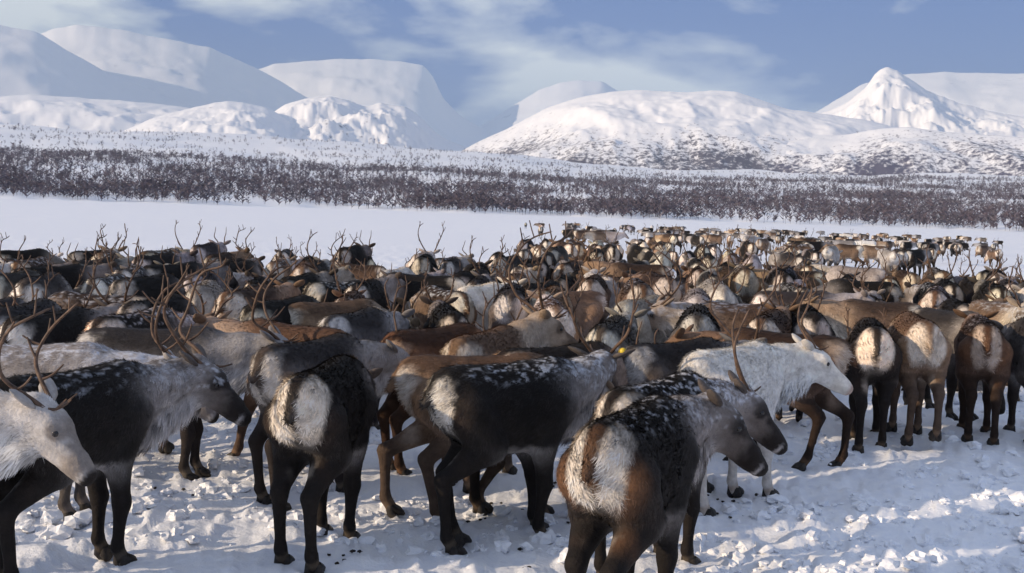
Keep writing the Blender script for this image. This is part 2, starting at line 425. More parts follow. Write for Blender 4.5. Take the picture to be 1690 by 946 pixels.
# front edge of the wood: single birches that stand clear on the shore
def birch_parts(seed):
    g = np.random.RandomState(seed); v, c = tree_arrays(g, 5.5, 16)
    nt_ = 6
    return (mesh_data('birch_trunk', v[:nt_], np.arange(nt_).reshape(-1, 3), M_TWIG, False, c[:nt_]), mesh_data('birch_crown', v[nt_:], np.arange(len(v) - nt_).reshape(-1, 3), M_TWIG, False, c[nt_:]))
bvars = [birch_parts(100 + k) for k in range(8)]
for k in range(130):
    a = R(-24.5) + R(49) * (k + rng.rand()) / 130; r = float(shore_r(np.array(a))) + 8 + 30 * rng.rand()
    x, y = r * math.sin(a), r * math.cos(a)
    e = link(bpy.data.objects.new('birch_tree', None)); e.location = (x, y, float(hill_z(np.array(x), np.array(y)))); e.rotation_euler.z = rng.rand() * 6.28
    s = 0.6 + .6 * rng.rand(); e.scale = (s, s, s)
    tag(e, 'small bare birch at the front edge of the wood on the far lake shore', 'tree', 'birches along the far lake shore')
    tm, cm_ = bvars[k % 8]
    link(bpy.data.objects.new('trunk', tm), e); link(bpy.data.objects.new('crown', cm_), e)

# ------------------------------------------------------------------ reindeer
TOR = np.array([  # x, centre z, half width, half height
    [-0.62, 0.88, 0.02, 0.02], [-0.585, 0.87, 0.105, 0.12], [-0.52, 0.845, 0.175, 0.185], [-0.40, 0.81, 0.225, 0.235], [-0.22, 0.775, 0.255, 0.265],
    [0.0, 0.755, 0.275, 0.285], [0.18, 0.765, 0.265, 0.29], [0.32, 0.795, 0.225, 0.275], [0.44, 0.81, 0.165, 0.225], [0.53, 0.80, 0.10, 0.14], [0.57, 0.80, 0.02, 0.02]])
TOR[:, 0] *= .87; TOR[:, 2] *= .70; TOR[:, 1] += .022; TOR[:, 3] *= .915
def torso_sections(x):
    return [np.interp(x, TOR[:, 0], TOR[:, k]) for k in (1, 2, 3)]
def rotz(v, a):
    c, s = math.cos(a), math.sin(a); return np.array([v[0] * c - v[1] * s, v[0] * s + v[1] * c, v[2]])
class Rig:
    """joint positions of one posed animal; x forward, y left, z up, hooves on z = 0"""
    def __init__(s, legs=None, neck_pitch=18, head_pitch=-32, neck_yaw=0, head_yaw=0):
        legs = legs or [(0, 0)] * 4
        s.legs = []
        for k, (dx, lf) in enumerate(legs):
            y = 0.101 if k % 2 == 0 else -0.101
            if k < 2:
                J = [(.26, y * 1.0, .80), (.175 + .15 * dx, y * 1.05, .575), (.225 + .6 * dx + .35 * lf, y, .335 + .45 * lf), (.21 + dx - .25 * lf, y, .105 + lf), (.25 + dx - .3 * lf, y, .035 + lf)]
                rad = [.112, .074, .041, .026, .036]
            else:
                J = [(-.33, y * .92, .79), (-.20 + .35 * dx + .2 * lf, y * 1.15, .60 + .1 * lf), (-.455 + .8 * dx, y * .95, .425 + .4 * lf), (-.41 + dx - .1 * lf, y, .11 + lf), (-.365 + dx - .1 * lf, y, .037 + lf)]
                rad = [.134, .098, .040, .027, .037]
            s.legs.append((np.array(J), rad))
        ny, hy = R(neck_yaw), R(neck_yaw + head_yaw)
        s.nb = np.array([.34, 0, .86]); s.nb2 = np.array([.39, 0, .70])
        L = .43; npi = R(neck_pitch)
        nd = rotz(np.array([math.cos(npi), 0, math.sin(npi)]), ny)
        s.poll = s.nb + nd * L; s.neck_dir = nd
        s.mid = s.nb + rotz(np.array([math.cos(npi), 0, math.sin(npi)]), ny * .5) * L * .5
        hp = R(head_pitch)
        s.hf = rotz(np.array([math.cos(hp), 0, math.sin(hp)]), hy)
        s.hl = rotz(np.array([0, 1., 0]), hy)
        s.hu = np.cross(s.hf, s.hl)
        s.hy = hy
        def hp_(f, l, u): return s.poll + s.hf * f + s.hl * l + s.hu * u
        s.head_pt = hp_
        s.throat = hp_(.06, 0, -.13)
        P = []   # (group, a, b, ra, rb)
        for k, (J, rad) in enumerate(s.legs):
            for i in range(4): P.append((('leg%d' % k), J[i], J[i + 1], rad[i], rad[i + 1], i))
        P.append(('neck', s.nb, s.mid, .165, .125, 0)); P.append(('neck', s.mid, s.poll, .125, .086, 1))
        P.append(('neck', s.nb2, s.throat + np.array([0, 0, -.02]), .125, .070, 0))
        P.append(('head', hp_(-.01, 0, .005), hp_(.11, 0, .010), .084, .074, 0))
        P.append(('head', hp_(.11, 0, .006), hp_(.29, 0, -.026), .068, .049, 1))
        P.append(('head', hp_(.30, .014, -.034), hp_(.365, .016, -.046), .040, .040, 2)); P.append(('head', hp_(.30, -.014, -.034), hp_(.365, -.016, -.046), .040, .040, 2))
        P.append(('head', hp_(.05, 0, -.070), hp_(.30, 0, -.072), .062, .028, 1))
        P.append(('head', hp_(.085, .052, .040), hp_(.15, .050, .034), .030, .018, 0)); P.append(('head', hp_(.085, -.052, .040), hp_(.15, -.050, .034), .030, .018, 0))
        P.append(('torso', np.array([-.50, 0, .95]), np.array([-.575, 0, .835]), .030, .022, 9))
        s.prims = P
    def torso_d(s, p):
        cz, ry, rz = torso_sections(p[:, 0])
        q = np.sqrt((p[:, 1] / ry) ** 2 + ((p[:, 2] - cz) / rz) ** 2)
        d = (q - 1) * np.minimum(ry, rz)
        ex = np.maximum(np.maximum(-.539 - p[:, 0], p[:, 0] - .496), 0)
        return np.where(ex > 0, np.sqrt(np.maximum(d, 0) ** 2 + ex ** 2), d)
    @staticmethod
    def cap(p, a, b, ra, rb):
        ba = (b - a).astype(p.dtype); q = p - a.astype(p.dtype); t = np.clip((q @ ba) / (ba @ ba), 0, 1); q -= t[:, None] * ba
        return np.sqrt(np.einsum('ij,ij->i', q, q)) - (ra + (rb - ra) * t), t
    def sdf(s, p):
        p = np.ascontiguousarray(p, dtype=np.float32)
        K = .016
        acc = np.exp(-np.clip(s.torso_d(p), -.3, 1) / K)
        for g, a, b, ra, rb, i in s.prims:
            d, _ = s.cap(p, a, b, ra, rb)
            acc += np.exp(-np.clip(d, -.3, 1) / K)
        return -K * np.log(acc)

def surface_nets(rig, h):
    pts = [q for g, a, b, ra, rb, i in rig.prims for q in (a - max(ra, rb), a + max(ra, rb), b - max(ra, rb), b + max(ra, rb))]
    lo = np.minimum(np.min(pts, 0), [-.7, -.3, -.02]) - 3 * h; hi = np.maximum(np.max(pts, 0), [.6, .3, 1.1]) + 3 * h
    S = 4; n = (np.ceil((hi - lo) / (h * S)).astype(int)) * S
    cn = n // S
    cc = np.stack(np.meshgrid(*[np.arange(m) for m in cn], indexing='ij'), -1)
    cp = lo + (cc + .5) * h * S - h * .5
    cd = rig.sdf(cp.reshape(-1, 3)).reshape(cn)
    D = cd.repeat(S, 0).repeat(S, 1).repeat(S, 2)
    m = (np.abs(cd) < h * S * 1.6 + .02).repeat(S, 0).repeat(S, 1).repeat(S, 2)
    idx = np.argwhere(m)
    D[m] = rig.sdf(lo + idx * h)
    ins = D < 0
    # cell vertices
    c = [ins[i:ins.shape[0] - 1 + i, j:ins.shape[1] - 1 + j, k:ins.shape[2] - 1 + k] for i in (0, 1) for j in (0, 1) for k in (0, 1)]
    cnt = sum(a.astype(np.int8) for a in c)
    act = (cnt > 0) & (cnt < 8)
    cells = np.argwhere(act)
    vid = -np.ones(act.shape, dtype=np.int64); vid[act] = np.arange(len(cells))
    off = [(i, j, k) for i in (0, 1) for j in (0, 1) for k in (0, 1)]
    acc = np.zeros((len(cells), 3)); num = np.zeros(len(cells))
    dv = {o: D[cells[:, 0] + o[0], cells[:, 1] + o[1], cells[:, 2] + o[2]] for o in off}
    for o in off:
        for ax in range(3):
            if o[ax]: continue
            o2 = list(o); o2[ax] = 1; o2 = tuple(o2)
            d0, d1 = dv[o], dv[o2]; cr = (d0 < 0) != (d1 < 0)
            t = np.where(cr, d0 / np.where(cr, d0 - d1, 1), 0)
            q = np.array(o, float)[None, :].repeat(len(cells), 0); q[:, ax] = t
            acc += q * cr[:, None]; num += cr
    V = lo + (cells + acc / np.maximum(num, 1)[:, None]) * h
    F = []
    for ax in range(3):
        u, v = [(1, 2), (2, 0), (0, 1)][ax]
        a = ins.take(range(ins.shape[ax] - 1), ax); b = ins.take(range(1, ins.shape[ax]), ax)
        e = np.argwhere(a != b)
        e = e[(e[:, u] > 0) & (e[:, v] > 0) & (e[:, u] < ins.shape[u] - 1) & (e[:, v] < ins.shape[v] - 1)]
        fl = ins[e[:, 0], e[:, 1], e[:, 2]]
        def cid(du, dv_):
            q = e.copy(); q[:, u] += du; q[:, v] += dv_; return vid[q[:, 0], q[:, 1], q[:, 2]]
        quad = np.stack([cid(-1, -1), cid(0, -1), cid(0, 0), cid(-1, 0)], -1)
        F.append(np.where(fl[:, None], quad, quad[:, ::-1]))
    F = np.concatenate(F)
    return V, F[(F >= 0).all(1)]

COATS = {
 'dark':  dict(back=(.010, .008, .007), side=(.014, .0115, .0105), low=(.020, .017, .0155), belly=(.34, .32, .31), neck=(.27, .245, .235), mane=(.52, .49, .48), face=(.022, .017, .015), cheek=(.13, .11, .10), leg=(.012, .0095, .0085), rump=(.74, .68, .60), fringe=(.032, .021, .016), sock=(.10, .08, .06)),
 'tawny': dict(back=(.010, .008, .007), side=(.014, .0115, .0105), low=(.020, .017, .0155), belly=(.34, .32, .31), neck=(.27, .245, .235), mane=(.52, .49, .48), face=(.022, .017, .015), cheek=(.13, .11, .10), leg=(.012, .0095, .0085), rump=(.74, .68, .60), fringe=(.20, .10, .05), sock=(.10, .08, .06)),
 'grey':  dict(back=(.030, .026, .026), side=(.115, .105, .103), low=(.11, .10, .097), belly=(.42, .41, .41), neck=(.36, .34, .33), mane=(.58, .56, .55), face=(.05, .042, .038), cheek=(.30, .28, .27), leg=(.028, .022, .020), rump=(.74, .70, .65), fringe=(.15, .11, .085), sock=(.16, .13, .10)),
 'brown': dict(back=(.046, .029, .021), side=(.150, .098, .068), low=(.13, .092, .07), belly=(.45, .38, .31), neck=(.30, .21, .145), mane=(.52, .45, .37), face=(.07, .045, .032), cheek=(.26, .18, .12), leg=(.035, .024, .018), rump=(.72, .65, .55), fringe=(.22, .12, .065), sock=(.17, .12, .08)),
 'tan':   dict(back=(.12, .075, .050), side=(.27, .185, .125), low=(.24, .17, .125), belly=(.52, .46, .40), neck=(.46, .39, .32), mane=(.60, .55, .48), face=(.12, .085, .06), cheek=(.38, .30, .23), leg=(.09, .065, .05), rump=(.74, .68, .60), fringe=(.30, .19, .11), sock=(.24, .18, .13)),
 'pale':  dict(back=(.30, .27, .25), side=(.44, .41, .39), low=(.42, .39, .37), belly=(.58, .56, .55), neck=(.54, .51, .49), mane=(.66, .64, .62), face=(.24, .21, .19), cheek=(.50, .47, .45), leg=(.10, .085, .075), rump=(.74, .71, .67), fringe=(.34, .28, .23), sock=(.24, .2, .17)),
 'white': dict(back=(.72, .68, .62), side=(.74, .71, .67), low=(.72, .69, .66), belly=(.74, .72, .70), neck=(.75, .71, .65), mane=(.77, .75, .72), face=(.72, .66, .58), cheek=(.74, .70, .65), leg=(.62, .57, .52), rump=(.76, .73, .69), fringe=(.66, .58, .50), sock=(.42, .32, .24)),
}
def colour(rig, V, coat, seed, snow=0.0):
    """coat colour, fur flow and fur length at each surface point"""
    C = {k: np.array(v) for k, v in COATS[coat].items()}
    n = len(V); nz = fbm(V * 7 + seed * 13.1, 3); nf = fbm(V * np.array([14, 22, 22]) + seed * 5.7, 3); jag = .035 * nf; xs = V[:, 0] / .87
    groups = {'torso': (rig.torso_d(V), None)}
    gd = {'torso': rig.torso_d(V)}; gt = {}
    for g, a, b, ra, rb, i in rig.prims:
        d, t = rig.cap(V, a, b, ra, rb)
        if g not in gd: gd[g] = np.full(n, 9.0); gt[g] = np.zeros(n)
        if g == 'torso': continue
        better = d < gd[g]
        gd[g] = np.where(better, d, gd[g]); gt[g] = np.where(better, i + t, gt[g])
    names = list(gd); Dm = np.stack([gd[k] for k in names], 1)
    W = np.exp(-(Dm - Dm.min(1, keepdims=True)) / .022); W /= W.sum(1, keepdims=True)
    cz, ry, rz = torso_sections(V[:, 0])
    hh = (V[:, 2] - cz) / np.maximum(rz, .08) + jag * 2.2
    def mixc(a, b, t): return a + (b - a) * t[:, None]
    ct = mixc(np.tile(C['low'], (n, 1)), C['side'], sstep(-.55, -.1, hh))
    ct = mixc(ct, C['back'], sstep(.15, .72, hh + .15 * nz))
    ct = mixc(ct, C['belly'], sstep(-.72, -.93, hh) * sstep(.36, .1, np.abs(xs)))
    ct = mixc(ct, C['neck'], sstep(.26, .50, xs + jag * 1.5 - .12 * sstep(.1, .8, hh)))
    out = np.zeros((n, 3)); flow = np.zeros((n, 3)); ln = np.zeros(n)
    for k, g in enumerate(names):
        w = W[:, k:k + 1]
        if g == 'torso':
            c = ct; f = np.array([-1, 0, -.45]); l = .036 + .010 * sstep(.2, .5, V[:, 0])
        elif g == 'neck':
            t = gt[g]; below = V[:, 2] - (rig.nb[2] + (rig.poll[2] - rig.nb[2]) * np.clip((V[:, 0] - rig.nb[0]) / .45, 0, 1))
            c = mixc(np.tile(C['neck'], (n, 1)), C['mane'], sstep(.02, -.16, below + jag)); c = mixc(c, C['side'] * .5 + C['neck'] * .5, sstep(.08, .17, below + jag))
            f = -rig.neck_dir + np.array([0, 0, -.9]); l = .034 + .055 * sstep(-.05, -.2, below)
        elif g == 'head':
            rel = V - rig.poll; fw = rel @ rig.hf; up = rel @ rig.hu
            c = mixc(np.tile(C['cheek'], (n, 1)), C['face'], np.clip(sstep(-.01, .05, up + jag) * sstep(.05, .13, fw) + sstep(.20, .29, fw + jag * .6), 0, 1))
            lat = np.abs(rel @ rig.hl); er = np.sqrt((fw - .135) ** 2 + (lat - .08) ** 2 + (up - .03) ** 2)
            c = mixc(c, C['face'] * .8, sstep(.05, .03, er))
            nose = sstep(.355, .385, fw); c = mixc(c, np.array([.02, .016, .014]) if coat != 'white' else np.array([.45, .33, .27]), nose)
            if coat not in ('white',): c = mixc(c, C['mane'] * .8, sstep(.345, .36, fw) * (1 - sstep(.36, .375, fw)) * sstep(.0, -.05, up))
            f = -rig.hf + np.array([0, 0, -.2]); l = np.full(n, .014)
        else:
            t = gt[g]; hind = int(g[3]) >= 2
            top = C['side'] if not hind else C['side'] * .92 + C['fringe'] * .08
            c = mixc(mixc(ct * .6 + top * .4, C['leg'], sstep(.7, 1.75, t + jag * 3)), C['sock'], sstep(3.05, 3.35, t) * sstep(3.9, 3.6, t) * .7)
            if hind:   # paler inner thigh and tawny fringe down the back of the thigh
                J = rig.legs[int(g[3])][0]
                rear = sstep(.02, -.10, xs - (-.42)) * sstep(1.9, 1.3, t) * sstep(.40, .5, V[:, 2])
                inner = sstep(.10, .045, np.abs(V[:, 1]) + jag)
                c = mixc(c, C['fringe'], rear * .85); c = mixc(c, C['rump'] * .72, rear * inner)
            f = np.array([-.25, 0, -1.0]); l = .030 - .019 * sstep(.8, 1.8, t)
        out += w * c; flow += w * f; ln += W[:, k] * l
    # white rump: two lobes either side of a dark tail stripe
    ay = np.abs(V[:, 1]); x, z = xs, V[:, 2]
    sr = np.random.RandomState(seed * 7 + 1); lw, lh, zc, st = sr.uniform(.82, 1.12) * (1.12 if seed >= 200 else 1), sr.uniform(.85, 1.3), sr.uniform(.825, .865), sr.choice([.9, .85, .8, .4])
    lobe = ((ay - .066 * lw) / (.072 * lw)) ** 2 + ((z - zc) / (.140 * lh)) ** 2
    rm = sstep(1.65, .60, lobe + 7.0 * jag) * sstep(-.36, -.44, x + .4 * jag)
    tail = sstep(.042, .022, ay + .4 * jag) * sstep(.74, .80, z)
    rm = rm * (1 - st * tail); out = mixc(out, C['rump'], rm); ln = ln + .012 * rm
    out = mixc(out, C['fringe'] * .5 + C['back'] * .5, st * tail * sstep(-.50, -.56, x))
    if snow:
        sm = sstep(.10, .42, fbm(V * np.array([20, 32, 30]) + seed * 3.3, 3, .8) + .40 * (snow - .6)) * sstep(.55, .85, hh) * sstep(-.5, -.3, x) + sstep(.1, .35, fbm(V * 30 + seed, 2) + .12) * W[:, names.index('neck')] * sstep(.05, .12, V[:, 2] - rig.poll[2] + .1) * .8
        out = mixc(out, np.array([.74, .77, .84]), np.clip(sm, 0, 1) * min(.85, snow + .2))
    out = out * (1 + .18 * nz + .12 * nf)[:, None]
    return np.clip(out, .004, .80), flow, ln

def tube(path, rad, sides=6, flat=None):
    path = np.asarray(path, float); n = len(path)
    T = np.gradient(path, axis=0); T /= np.linalg.norm(T, axis=1)[:, None] + 1e-9
    ref = np.array([.31, .9, .17]); V = []
    for i in range(n):
        u = np.cross(T[i], ref if flat is None else flat); u /= np.linalg.norm(u) + 1e-9; v = np.cross(T[i], u)
        for k in range(sides):
            a = 6.28318 * k / sides
            V.append(path[i] + rad[i] * (math.cos(a) * u + math.sin(a) * v * (1 if flat is None else .38)))
    F = []
    for i in range(n - 1):
        for k in range(sides):
            k2 = (k + 1) % sides; F.append((i * sides + k, i * sides + k2, (i + 1) * sides + k2, (i + 1) * sides + k))
    return np.array(V), np.array(F)
def join(parts):
    V, F, o = [], [], 0
    for v, f in parts: V.append(v); F.append(f + o); o += len(v)
    return np.concatenate(V), np.concatenate(F)
def smooth_path(P, m=4):
    P = np.asarray(P, float); n = len(P); out = []
    for i in range(n - 1):
        p0, p1, p2, p3 = P[max(i - 1, 0)], P[i], P[i + 1], P[min(i + 2, n - 1)]
        for k in range(m):
            t = k / m; out.append(.5 * ((2 * p1) + (-p0 + p2) * t + (2 * p0 - 5 * p1 + 4 * p2 - p3) * t * t + (-p0 + 3 * p1 - 3 * p2 + p3) * t ** 3))
    out.append(P[-1]); return np.array(out)
def antler_mesh(rig, side, size, seed, style='beam', m=4, sides=6):
    g = np.random.RandomState(seed * 2 + (side > 0)); j = lambda s=.03: g.normal(size=3) * s
    # antler frame: turned with the head, less pitched than it
    f = rotz(np.array([1., 0, 0]), rig.hy); l = rig.hl * side; u = np.array([0, 0, 1.])
    base = rig.head_pt(.03, .042 * side, .080); size = size * .88
    def P(a): return base + (a[0] * f + a[1] * l + a[2] * u) * size
    if style == 'spike':
        B = [(0, 0, -.03), (-.10, .05, .14), (-.17, .10, .34), (-.17, .13, .56), (-.10, .13, .76)]
        tines = [(.12, (.16, .03, .02))] if g.rand() < .5 else []
    else:
        B = [(0, 0, -.03), (-.12, .08, .09), (-.25, .18, .24), (-.28, .26, .45), (-.17, .29, .66), (.0, .25, .80), (.10, .19, .86)]
        tines = [(.06, (.20, -.01, .03)), (.26, (.16, .05, .16)), (.42, (-.10, .03, .12)), (.55, (-.13, .02, .10)), (.64, (.08, .06, .16)), (.74, (-.06, .0, .20)), (.87, (-.02, .02, .17))]
        tines = [t for t in tines if g.rand() < .92]
    B = [np.array(b) + (j(.022) if i > 1 else 0) for i, b in enumerate(B)]
    path = smooth_path([P(b) for b in B], m); n = len(path)
    r0 = .0140 * (.6 + .5 * size)
    rad = r0 * (1 - .62 * np.linspace(0, 1, n) ** 1.2); rad[-1] *= .3
    parts = [tube(path, rad, sides)]
    for t, d in tines:
        i = int(t * (n - 1)); s = path[i]; d = np.array(d) + j(.03)
        e = s + (d[0] * f + d[1] * l + d[2] * u) * size; mid = (s + e) / 2 + (np.array([0, 0, -.025]) if t < .3 else np.array([0, 0, -.01])) * size
        q = smooth_path([s, mid, e], 3); parts.append(tube(q, np.linspace(rad[i] * .8, .004, len(q)), 5))
        if t < .1 and g.rand() < .6:
            e2 = mid + ((d * .5 + np.array([.02, .05, .09]))[0] * f + .05 * l + .10 * u) * size
            parts.append(tube(np.array([mid, e2]), [rad[i] * .6, .003], 5))
    return join(parts)
def ear_mesh(rig, side):
    a = rig.head_pt(-.02, .070 * side, .050); d = rig.hl * side * .85 - rig.hf * .42 + np.array([0, 0, .30]); d /= np.linalg.norm(d)
    path = [a + d * .165 * t for t in (0, .2, .45, .7, .9, 1.0)]
    return tube(path, [.026, .042, .050, .042, .022, .003], 8, flat=np.cross(d, rig.hf))
def hoof_mesh(rig, k):
    J, _ = rig.legs[k]; t = J[4]; f = 1.0; parts = []
    for sd in (-1, 1):
        c = np.array([t[0] + .012, t[1] + .022 * sd, t[2]])
        parts.append(tube([c + np.array([-.025, 0, .030]), c + np.array([-.02, 0, -.02]), c + np.array([.0, 0, -.036])], [.022, .030, .032], 7))
        parts.append(tube([c + np.array([-.015, 0, .012]), c + np.array([.03, .004 * sd, -.012]), c + np.array([.062, .0, -.030])], [.026, .025, .010], 7))
    return join(parts)
def sphere(c, r, seg=10, ring_=7):
    V, F = [], []
    for i in range(ring_ + 1):
        th = math.pi * i / ring_
        for k in range(seg): V.append(c + r * np.array([math.sin(th) * math.cos(6.28318 * k / seg), math.sin(th) * math.sin(6.28318 * k / seg), math.cos(th)]))
    for i in range(ring_):
        for k in range(seg): F.append((i * seg + k, i * seg + (k + 1) % seg, (i + 1) * seg + (k + 1) % seg, (i + 1) * seg + k))
    return np.array(V), np.array(F)
def vert_normals(V, F):
    n = np.cross(V[F[:, 2]] - V[F[:, 0]], V[F[:, 3]] - V[F[:, 1]]); N = np.zeros_like(V)
    for k in range(4): np.add.at(N, F[:, k], n)
    return N / (np.linalg.norm(N, axis=1)[:, None] + 1e-12)
def fur_mesh(V, F, col, flow, ln, count, seed, width=.0028, lscale=1.0):
    g = np.random.RandomState(seed); N = vert_normals(V, F)
    ar = np.linalg.norm(np.cross(V[F[:, 2]] - V[F[:, 0]], V[F[:, 3]] - V[F[:, 1]]), axis=1); ar = ar * (.5 + 1 * (ln[F[:, 0]] > .02))
    fi = g.choice(len(F), count, p=ar / ar.sum()); q = F[fi]
    w = g.rand(count, 4) ** 1.5 + .02; w /= w.sum(1, keepdims=True)
    mixv = lambda A: (A[q] * w[..., None]).sum(1)
    p, n, c, fl = mixv(V), mixv(N), mixv(col), mixv(flow); L = (ln[q] * w).sum(1) * (.55 + .75 * g.rand(count)) * lscale
    n /= np.linalg.norm(n, axis=1)[:, None]
    clump = np.stack([fbm(p * 16 + 3 + seed, 2), fbm(p * 16 + 50, 2), fbm(p * 16 + 90, 2)], -1)
    t = fl + clump * .6 + g.normal(size=(count, 3)) * .18; t -= n * (t * n).sum(1, keepdims=True); t /= np.linalg.norm(t, axis=1)[:, None] + 1e-9
    d = t * .92 + n * (.24 + .26 * g.rand(count)[:, None]); s = np.cross(n, t)
    p = p - n * .004; wd = (width * (.6 + .8 * g.rand(count)) * (.45 + L / .045))[:, None]
    VV = np.stack([p + s * wd, p - s * wd, p + d * L[:, None]], 1).reshape(-1, 3)
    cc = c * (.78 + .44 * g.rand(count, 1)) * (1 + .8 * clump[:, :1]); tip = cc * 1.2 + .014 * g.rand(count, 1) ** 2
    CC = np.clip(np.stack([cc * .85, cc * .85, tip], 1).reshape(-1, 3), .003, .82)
    me = mesh_data('fur', VV, np.arange(count * 3).reshape(-1, 3), M_FUR, True, CC)
    nn = n[:, None, :].repeat(3, 1).reshape(-1, 3)
    me.normals_split_custom_set_from_vertices(nn.tolist())
    return me
def build_parts(rig, coat, seed, res, fur, snow=0, antler=None, small=False, lowres_head=False, fwidth=.0028, hooves=True, eyes=True):
    """returns [(part name, mesh)] of one animal"""
    V, F = surface_nets(rig, res)
    if fur: V = V + vert_normals(V, F) * (.0045 * fbm(V * np.array([13, 20, 16]) + seed, 3) * sstep(.3, .6, V[:, 2]))[:, None]
    col, flow, ln = colour(rig, V, coat, seed, snow)
    parts = [('body', mesh_data('reindeer_body', V, F, M_COAT, True, col))]
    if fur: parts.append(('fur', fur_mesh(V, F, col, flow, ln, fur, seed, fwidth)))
    ec = np.array(COATS[coat]['cheek']) * .75
    if not small:
        for sd in (1, -1):
            v, f = ear_mesh(rig, sd); parts.append(('ear', mesh_data('reindeer_ear', v, f, M_COAT, True, np.tile(ec, (len(v), 1)))))
    if eyes:
        for sd in (1, -1):
            v, f = sphere(rig.head_pt(.142, .070 * sd, .030), .0185); parts.append(('eye', mesh_data('reindeer_eye', v, f, M_EYE)))
    if hooves:
        for k in range(4):
            v, f = hoof_mesh(rig, k); parts.append(('hoof', mesh_data('reindeer_hoof', v, f, M_HOOF)))
    if antler:
        size, style, which = antler
        for sd in (1, -1):
            if which == 'both' or (which == 'left') == (sd > 0):
                v, f = antler_mesh(rig, sd, size, seed, style); parts.append(('antler', mesh_data('reindeer_antler', v, f, M_ANTLER)))
    return parts
def put(parts, x, y, heading, scale, label, group, tint=(1, 1, 1), sink=.015):
    e = link(bpy.data.objects.new('reindeer', None))
    e.location = (x, y, float(ground_z(x, y)) - sink); e.rotation_euler = (0, 0, R(heading)); e.scale = (scale,) * 3
    tag(e, label, 'reindeer', group)
    for nm, me in parts:
        o = link(bpy.data.objects.new(nm, me), e)
        o.color = (*tint, 1)
    return e

WALK = [(.16, 0), (-.14, .0), (-.16, 0), (.18, 0)]
WALK2 = [(-.18, .10), (.14, 0), (.20, 0), (-.12, 0)]
STAND = [(.02, 0), (-.03, 0), (.03, 0), (-.05, 0)]
STRIDE = [(-.10, 0), (.10, 0), (-.12, 0), (.10, 0)]
occupied = []
